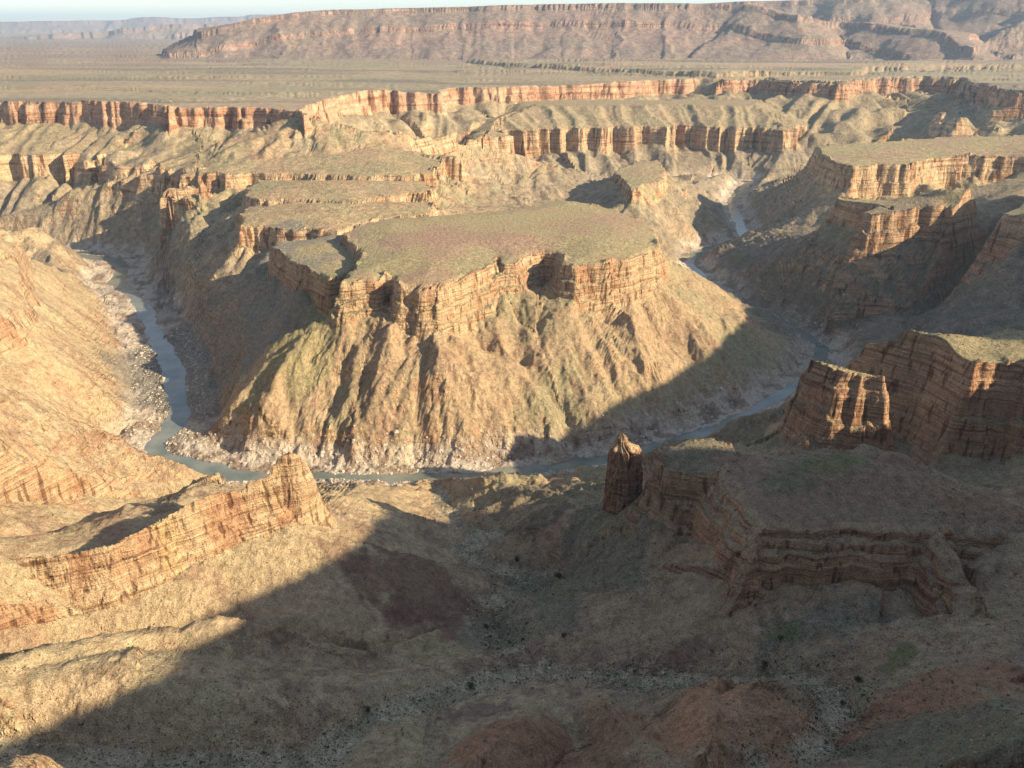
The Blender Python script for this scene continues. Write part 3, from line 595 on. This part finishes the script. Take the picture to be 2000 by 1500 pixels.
mask = np.stack([cfac, veg, bank], -1).astype(f32)
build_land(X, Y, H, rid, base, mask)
print('mesh', round(time.time() - T0, 1))
# the same land outside the view, coarse (it holds the rim that shades the canyon)
rr2 = np.concatenate([np.exp(np.linspace(0, math.log(250.), 41)), np.linspace(250, 2200, 181)[1:], np.exp(np.linspace(math.log(2200.), math.log(58000.), 60))])[:281 - 2]
rr2 = rr2[:len(rr2) - 1 + len(rr2) % 2]
az2 = np.radians(np.concatenate([np.linspace(36.5, 100, 221), np.linspace(100, 323.5, 121)[1:]]))
X2 = (rr2[:, None] * np.sin(az2)[None, :]).astype(f32); Y2 = (rr2[:, None] * np.cos(az2)[None, :]).astype(f32)
H2, I2 = land(X2, Y2)
inn = (np.abs((az2 + math.pi) % (2 * math.pi) - math.pi)[None, :] < azm_of(rr2)[:, None] + .012) & (rr2[:, None] > 151)
H2 = H2 - inn * 40.0
r2 = np.where(I2['rid'] < 0, NAMES.index('canyon_floor'), I2['rid'])
t2 = np.broadcast_to(C(.34, .24, .145), X2.shape + (3,)); m2 = np.stack([I2['cl'], I2['cl'] * 0 + .3, I2['cl'] * 0], -1).astype(f32)
n_, m_ = X2.shape
V = np.stack([X2, Y2, H2], -1).reshape(-1, 3); idx = np.arange(n_ * m_).reshape(n_, m_)
Q = np.stack([idx[:-1, :-1], idx[:-1, 1:], idx[1:, 1:], idx[1:, :-1]], -1).reshape(-1, 4)
o = add_mesh('surrounding_terrain', V, Q, M_NEAR)
for an, arr in (('tint', t2), ('mask', m2)):
    a = o.data.attributes.new(an, 'FLOAT_COLOR', 'POINT'); cc = np.ones((len(V), 4), f32); cc[:, :3] = arr.reshape(-1, 3); a.data.foreach_set('color', cc.ravel())
o['kind'] = 'structure'; o['label'] = 'cliffed canyon rim and side slopes around the viewpoint'

# ------------------------------------------------------------------ river
mw, t, b = new_mat('river_water')
geo = nd(t, 'ShaderNodeNewGeometry')
t.links.new(mixc(t, mapr(t, noise(t, geo.outputs['Position'], .03, 3, .5), .35, .65, 0, 1), (.11, .135, .115), (.20, .205, .17)), b.inputs['Base Color']); b.inputs['Roughness'].default_value = .12; b.inputs['IOR'].default_value = 1.33
wn = noise(t, geo.outputs['Position'], .5, 3, .5)
bp = nd(t, 'ShaderNodeBump'); bp.inputs['Strength'].default_value = .3; bp.inputs['Distance'].default_value = .5
t.links.new(wn, bp.inputs['Height']); t.links.new(bp.outputs[0], b.inputs['Normal'])
def ribbon(name, pts, wd, z, label):
    p = np.array(pts)[:, :2]; q = [p[0]]
    for a, c in zip(p[:-1], p[1:]):
        n = max(2, int(np.hypot(*(c - a)) / 8))
        q += [a + (c - a) * (i / n) for i in range(1, n + 1)]
    q = np.array(q); tg = np.gradient(q, axis=0)
    for _ in range(6): tg[1:-1] = (tg[:-2] + tg[1:-1] * 2 + tg[2:]) / 4
    tg /= np.linalg.norm(tg, axis=1)[:, None] + 1e-9
    nr = np.stack([-tg[:, 1], tg[:, 0]], 1)
    L = q + nr * wd; Rr = q - nr * wd
    V = np.concatenate([np.c_[L, np.full(len(L), z)], np.c_[Rr, np.full(len(L), z)]]); n = len(L)
    i = np.arange(n - 1); Q = np.stack([i, i + n, i + n + 1, i + 1], 1)
    o = add_mesh(name, V, Q, mw); o['kind'] = 'structure'; o['label'] = label
    return o
ribbon('river', RIVER, 22, 0.0, 'grey green river winding round the foot of the mesa')
ribbon('river', RIVER_FAR, 26, -0.02, 'pale river reach in the far loop behind the mesa')

# ------------------------------------------------------------------ what can be seen from the viewpoint
ang = (H - CAM_Z) / RR
vis = ang >= np.maximum.accumulate(ang, axis=0) - .002
rng = np.random.default_rng(7)
def simple_mat(name, c1, c2, scale, rough=.9, bump=.3):
    m, t, b = new_mat(name)
    geo = nd(t, 'ShaderNodeNewGeometry'); n = noise(t, geo.outputs['Position'], scale, 4, .65)
    t.links.new(mixc(t, mapr(t, n, .3, .7, 0, 1), c1, c2), b.inputs['Base Color'])
    b.inputs['Roughness'].default_value = rough; b.inputs['Specular IOR Level'].default_value = .15
    bp = nd(t, 'ShaderNodeBump'); bp.inputs['Strength'].default_value = .8; bp.inputs['Distance'].default_value = bump
    t.links.new(n, bp.inputs['Height']); t.links.new(bp.outputs[0], b.inputs['Normal'])
    return m
M_SHRUB = simple_mat('dusty_shrub_leaves', (.045, .055, .022), (.10, .105, .045), 1.2)
M_SHRUBD = simple_mat('dark_shrub_leaves', (.022, .034, .014), (.06, .075, .03), 1.2)
M_WOOD = simple_mat('grey_bark', (.10, .08, .06), (.2, .165, .13), 3)
M_PALE = simple_mat('bleached_river_rock', (.33, .28, .225), (.56, .49, .41), .35, .9, .4)
M_TAN = simple_mat('fallen_tan_rock', (.22, .155, .105), (.40, .30, .20), .4, .9, .4)
ICO_V = []; ph_ = (1 + 5 ** .5) / 2
for a_ in (-1, 1):
    for b_ in (-ph_, ph_): ICO_V += [(0, a_, b_), (a_, b_, 0), (b_, 0, a_)]
ICO_V = np.array(ICO_V, float); ICO_V /= np.linalg.norm(ICO_V[0])
dd = np.linalg.norm(ICO_V[:, None] - ICO_V[None], axis=2); EL = 1.0515
ICO_F = np.array([(i, j, k) for i in range(12) for j in range(i + 1, 12) for k in range(j + 1, 12) if abs(dd[i, j] - EL) < .01 and abs(dd[j, k] - EL) < .01 and abs(dd[i, k] - EL) < .01])
for q_, (i, j, k) in enumerate(ICO_F):
    if np.dot(np.cross(ICO_V[j] - ICO_V[i], ICO_V[k] - ICO_V[i]), ICO_V[i]) < 0: ICO_F[q_] = (i, k, j)
def rock_shape(r, sx=1, sy=1, sz=.7):
    v = ICO_V * (r.uniform(.7, 1.15, (12, 1))) * np.array([sx, sy, sz]); return v, ICO_F
def clump_shape(r, n):
    """a shrub: leaf sprays standing out of a low dome"""
    V, F = [], []
    for _ in range(n):
        a = r.uniform(0, 2 * math.pi); e = math.asin(r.uniform(.0, 1)); d = np.array([math.cos(a) * math.cos(e), math.sin(a) * math.cos(e), math.sin(e) * .9])
        c = d * r.uniform(.25, .8); s_ = r.uniform(.22, .42)
        t1 = np.cross(d, r.normal(size=3)); t1 /= np.linalg.norm(t1); t2 = np.cross(d, t1)
        k = len(V); V += [c + t1 * s_, c - t1 * s_ * .6 + t2 * s_ * .8, c - t1 * s_ * .6 - t2 * s_ * .8, c + d * s_ * 1.1]
        F += [(k, k + 1, k + 3), (k + 1, k + 2, k + 3), (k + 2, k, k + 3)]
    return np.array(V), np.array(F)
SHRUBS = [clump_shape(rng, 7) for _ in range(4)]
ROCKS = [rock_shape(rng, rng.uniform(.8, 1.3), rng.uniform(.7, 1.1), rng.uniform(.5, .9)) for _ in range(5)]
def scatter(weight, n, near, far):
    """pick grid points in view, evenly over the ground that the weight allows"""
    area = np.abs(np.gradient(X, axis=0) * np.gradient(Y, axis=1) - np.gradient(X, axis=1) * np.gradient(Y, axis=0))
    wgt = (weight * area * vis * (RR > near) * (RR < far)).astype(np.float64).ravel(); wgt[wgt < 0] = 0
    if wgt.sum() <= 0: return np.zeros((0, 4))
    c = np.cumsum(wgt); i = np.unique(np.searchsorted(c, rng.uniform(0, c[-1], n)))
    jx = rng.uniform(-.4, .4, (len(i), 2))
    return np.stack([X.ravel()[i] + jx[:, 0], Y.ravel()[i] + jx[:, 1], H.ravel()[i], i], 1)
def place_many(name, label, shapes, pts, sizes, mat, sink):
    Vs, Fs, k = [], [], 0
    for p, sz in zip(pts, sizes):
        v, f = shapes[rng.integers(len(shapes))]; a = rng.uniform(0, 6.28); c, s_ = math.cos(a), math.sin(a)
        w_ = np.stack([v[:, 0] * c - v[:, 1] * s_, v[:, 0] * s_ + v[:, 1] * c, v[:, 2]], 1) * sz + np.array([p[0], p[1], p[2] - sink * sz])
        Vs.append(w_); Fs.append(f + k); k += len(v)
    if not Vs: return
    o = add_mesh(name, np.concatenate(Vs), np.concatenate(Fs), mat, False); o['kind'] = 'stuff'; o['label'] = label
def base_mesh(name, shape, mat):
    o = add_mesh(name, shape[0], shape[1], mat, False); me = o.data; bpy.data.objects.remove(o); return me
def individuals(name, cat, shapes, pts, sizes, mats, sink, labels):
    ms = [base_mesh(name, sh, m_) for m_ in mats for sh in shapes]
    for p, sz in zip(pts, sizes):
        q = rng.integers(len(ms)); o = bpy.data.objects.new(name, ms[q]); col0.objects.link(o)
        o.location = (p[0], p[1], p[2] - sink * sz); o.scale = (sz, sz, sz * rng.uniform(.8, 1.2)); o.rotation_euler = (0, 0, rng.uniform(0, 6.28))
        o['category'] = cat; o['label'], o['group'] = labels(int(p[3]), q // len(shapes), sz)
ridf = rid.ravel(); bedf = I['vk'].ravel(); drf = I['dr'].ravel()
NEAR_N = dict(dry_riverbed='the grey dry riverbed', near_spur='the smooth tan spur at lower left', rock_fin='the slope below the orange rock fin', near_hill='the reddish hills at bottom centre',
    foreground_butte='the shaded butte and its talus', right_near_slope='the dark slope at bottom right', dark_knoll='the dark knoll by the river', left_hillside='the sunlit left hillside',
    canyon_floor='the pale river bank', viewpoint_rim='the slope under the viewpoint', central_mesa='the slopes of the central mesa', right_near_mesa='the slope under the right cliff',
    right_wall_mesa='the shaded right wall', left_far_spur='the far left spur', small_butte='the small butte', stepped_spur='the stepped spur')
def where(i): return NEAR_N.get(NAMES[ridf[i]], 'the canyon side')
# shrubs: dense in and beside the dry bed and on shaded talus, sparse on bare slopes
wsh = (.25 + veg * 1.4) * (1 - cfac * .9) * np.where(I['vk'] == 2, 1 + 7 * (1 - sstep(4, 26, I['dr'])), 1) * np.where(isreg('foreground_butte', 'right_near_slope', 'dark_knoll'), 2.6, 1.0) * np.where(I['vk'] == 1, I['dr'] > 12, 1) * np.where(isreg('near_spur', 'rock_fin', 'left_hillside'), .45, 1)
pts = scatter(wsh, 17000, 240, 1000)
sz = np.exp(rng.normal(-.5, .42, len(pts))).clip(.3, 2.2)
app = sz / np.hypot(pts[:, 0], pts[:, 1]); od = np.argsort(-app)
individuals('shrub', 'shrub', SHRUBS, pts[od[:280]], sz[od[:280]], [M_SHRUB, M_SHRUBD], .12, lambda i, q, z: (('low' if z < 1 else 'broad') + (' olive' if q == 0 else ' dark green') + ' shrub growing on ' + where(i), ('low' if z < 1 else 'broad') + (' olive' if q == 0 else ' dark green') + ' shrubs on ' + where(i)))
rest = od[280:]; half = rng.random(len(rest)) < .5
place_many('olive_scrub', 'scattered olive scrub dotting the near slopes and riverbed', SHRUBS, pts[rest[half]], sz[rest[half]], M_SHRUB, .12)
place_many('dark_scrub', 'scattered dark green scrub dotting the near slopes and riverbed', SHRUBS, pts[rest[~half]], sz[rest[~half]], M_SHRUBD, .12)
def bank_place(i):
    x = X.ravel()[i]; y = Y.ravel()[i]; px = 1000 + F_PX * x / (y * CP + (CAM_Z - H.ravel()[i]) * SP)
    return 'left of the mesa' if px < 420 else 'behind the rock fin' if px < 680 else 'in front of the mesa' if px < 1200 else 'below the right cliffs'
# rocks: bleached along the river and the dry bed, tan on the slopes
wrk = np.where(I['vk'] == 1, (1 - sstep(20, 55, I['dr'])) * (.4 + (I['dr'] > 0)), 0) + np.where(I['vk'] == 2, 1.6 * (1 - sstep(2, 8, I['dr'])), 0)
pts = scatter(wrk, 5200, 240, 1500)
sz = np.exp(rng.normal(-.05, .5, len(pts))).clip(.35, 4) * np.where(bedf[pts[:, 3].astype(int)] == 2, .5, 1.15)
app = sz / np.hypot(pts[:, 0], pts[:, 1]); od = np.argsort(-app)
individuals('boulder', 'boulder', ROCKS, pts[od[:150]], sz[od[:150]], [M_PALE], .25, lambda i, q, z: (('bleached boulder lying in the dry side riverbed', 'boulders in the dry riverbed') if bedf[i] == 2 else ('bleached boulder on the river bank ' + bank_place(i), 'boulders on the river bank ' + bank_place(i))))
place_many('bank_rubble', 'bleached rubble along the river banks and dry bed', ROCKS, pts[od[150:]], sz[od[150:]], M_PALE, .25)
pts = scatter((1 - cfac) * (RR < 650) * (I['vk'] != 1), 3000, 240, 650)
sz = np.exp(rng.normal(-.6, .45, len(pts))).clip(.25, 1.8)
place_many('slope_rubble', 'loose tan stones strewn over the near slopes', ROCKS, pts, sz, M_TAN, .3)
# larger bushes that stand out one by one
def ground(px, py):
    """the visible land in that direction"""
    u, y, dz = ray(px, py); a = math.atan2(u, y); e = dz / math.hypot(u, y)
    hit = np.nonzero(((np.abs(AZF - a) < .0016) & (ang >= e)).ravel())[0]
    i = hit[np.argmin(RR.ravel()[hit])]
    return X.ravel()[i], Y.ravel()[i], H.ravel()[i]
AZF = np.arctan2(X, Y)
def bush(px, py, h, wd, label, mat):
    x, y, z = ground(px, py)
    root = bpy.data.objects.new('bush', None); col0.objects.link(root); root.location = (x, y, z - .1)
    root['label'] = label; root['category'] = 'bush'; root['group'] = 'larger bushes'
    V, F = [], []
    for q in range(5):                                       # leaning stems
        a = q * 1.26 + rng.uniform(0, .6); tip = np.array([math.cos(a) * wd * .3, math.sin(a) * wd * .3, h * rng.uniform(.55, .8)]); r0 = .05 * h
        k = len(V)
        for s_, c in ((1, np.zeros(3)), (.35, tip)):
            for w_ in range(4): V.append(c + np.array([math.cos(w_ * 1.571), math.sin(w_ * 1.571), 0]) * r0 * s_)
        F += [(k + w_, k + (w_ + 1) % 4, k + 4 + (w_ + 1) % 4, k + 4 + w_) for w_ in range(4)]
    add_mesh('stems', np.array(V), np.array(F), M_WOOD, False, root)
    V, F = [], []
    for q in range(9):
        a = rng.uniform(0, 6.28); rd = rng.uniform(0, .62); c = np.array([math.cos(a) * wd * .5 * rd, math.sin(a) * wd * .5 * rd, h * rng.uniform(.35, .78)]); R_ = wd * rng.uniform(.17, .27)
        for _ in range(70):
            d = rng.normal(size=3); d /= np.linalg.norm(d); p = c + d * R_ * rng.uniform(.6, 1.05) * np.array([1, 1, .8]); s_ = wd * rng.uniform(.025, .05)
            t1 = rng.normal(size=3); t1 /= np.linalg.norm(t1); t2 = np.cross(t1, d); k = len(V)
            V += [p + t1 * s_, p + t2 * s_, p - t1 * s_, p - t2 * s_]; F.append((k, k + 1, k + 2, k + 3))
    add_mesh('crown', np.array(V), np.array(F), mat, False, root)
for px, py, h, wd, lb, mt in [(922, 1345, 6, 7, 'large grey green bush beside the dry bed at bottom centre', M_SHRUB), (1492, 1306, 7, 6, 'dark upright bush on the right branch of the dry bed', M_SHRUBD),
    (1672, 1334, 6, 7, 'dark spreading bush beside the bright green patch', M_SHRUBD), (1525, 1252, 5, 5, 'dark bush on the talus under the alcove cliff', M_SHRUBD), (950, 1228, 4, 6, 'dark bush at the foot of the maroon slope', M_SHRUBD),
    (1090, 1130, 6, 9, 'dark bush thicket where the dry bed bends', M_SHRUBD), (1010, 1100, 5, 8, 'dark bushes under the knoll beside the dry bed', M_SHRUBD), (720, 1390, 4, 5, 'bush at left end of the dry bed', M_SHRUB),
    (1645, 1378, 4, 5, 'dark bush on the pale gravel of the right branch', M_SHRUBD), (1100, 1245, 4, 6, 'bush on the right bank of the dry bed', M_SHRUBD)]:
    bush(px, py, h, wd, lb, mt)
# ------------------------------------------------------------------ the pinnacle
def pinnacle():
    bx, by, bz = P(1216, 990, 112); NA, NZ = 120, 110; hh = 74.0
    zz = np.linspace(0, 1, NZ); th_ = np.linspace(0, 2 * math.pi, NA, endpoint=False)
    rad = np.interp(zz, [0, .10, .30, .55, .72, .82, .86, .90, .95, 1.0], [18.5, 16.8, 16.2, 15.8, 15.0, 13.4, 8.2, 5.4, 4.6, 1.2])
    offx = np.interp(zz, [0, .5, .8, .87, 1], [0, -.6, -1.2, -4.2, -5.0])
    Zg, Tg = np.meshgrid(zz, th_, indexing='ij')
    cr = np.abs(pn(np.cos(Tg) * 3.1 + 5, np.sin(Tg) * 3.1 + Zg * 1.2, 301)); cr2 = np.abs(pn(np.cos(Tg) * 7 + 9, np.sin(Tg) * 7 + Zg * 1.5, 302))
    lay = pn(Zg * 34 + np.cos(Tg) * .4, np.sin(Tg) * .5 + 3, 303); rg = fbm(np.cos(Tg) * 5 + Zg * 3, np.sin(Tg) * 5 + Zg * 16, 1, 3, 304)
    r = rad[:, None] * (1 - .20 * np.exp(-(cr / .05) ** 2) - .09 * np.exp(-(cr2 / .06) ** 2) + .022 * lay + .05 * rg + .10 * np.round(pn(np.cos(Tg) * 2.2 + 3, np.sin(Tg) * 2.2 + Zg * 2.5, 306) * 5) / 2.5)
    ell = 1 / np.sqrt((np.cos(Tg) / 1.0) ** 2 + (np.sin(Tg) / .8) ** 2)
    x = bx + offx[:, None] + np.cos(Tg) * r * ell; y = by + np.sin(Tg) * r * ell; z = bz + Zg * hh + fbm(np.cos(Tg) * 3, np.sin(Tg) * 3 + Zg, 1, 2, 305) * 2.2 * Zg
    V = np.stack([x, y, z], -1).reshape(-1, 3); ix = np.arange(NZ * NA).reshape(NZ, NA); nx = np.roll(ix, -1, 1)
    Q = np.stack([ix[:-1], nx[:-1], nx[1:], ix[1:]], -1).reshape(-1, 4)
    o = add_mesh('rock_pinnacle', V, Q, M_NEAR)
    a = o.data.attributes.new('tint', 'FLOAT_COLOR', 'POINT'); cc = np.tile(np.array([.33, .20, .13, 1], f32), (len(V), 1)); cc[V[:, 2] > bz + hh * .82, :3] = (.42, .31, .21); a.data.foreach_set('color', cc.ravel())  # knob tinted paler, sunlight painted into its colour
    a = o.data.attributes.new('mask', 'FLOAT_COLOR', 'POINT'); a.data.foreach_set('color', np.tile(np.array([1, 0, 0, 1], f32), (len(V), 1)).ravel())
    o['label'] = 'dark red rock pinnacle with small sunlit knob beside the shaded butte'; o['category'] = 'rock pinnacle'
pinnacle()

# ------------------------------------------------------------------ dusty air
def box(name, a, b):
    V = [(x, y, z) for z in (a[2], b[2]) for y in (a[1], b[1]) for x in (a[0], b[0])]
    Q = [(0,2,3,1),(4,5,7,6),(0,1,5,4),(2,6,7,3),(0,4,6,2),(1,3,7,5)]
    return add_mesh(name, np.array(V, f32), np.array(Q), None, False)
hz = box('haze', (-60000, -60000, -8), (60000, 60000, 1500)); hz['kind'] = 'stuff'; hz['label'] = 'thin pale haze in the air over the canyon'
mh = bpy.data.materials.new('haze_air'); mh.use_nodes = True; t = mh.node_tree; t.nodes.clear()
ou = nd(t, 'ShaderNodeOutputMaterial'); pv = nd(t, 'ShaderNodeVolumePrincipled')
pv.inputs['Color'].default_value = (.55, .76, 1, 1); pv.inputs['Density'].default_value = 2.3e-5; pv.inputs['Anisotropy'].default_value = .2
t.links.new(pv.outputs[0], ou.inputs['Volume']); hz.data.materials.append(mh)
print('done', round(time.time() - T0, 1))
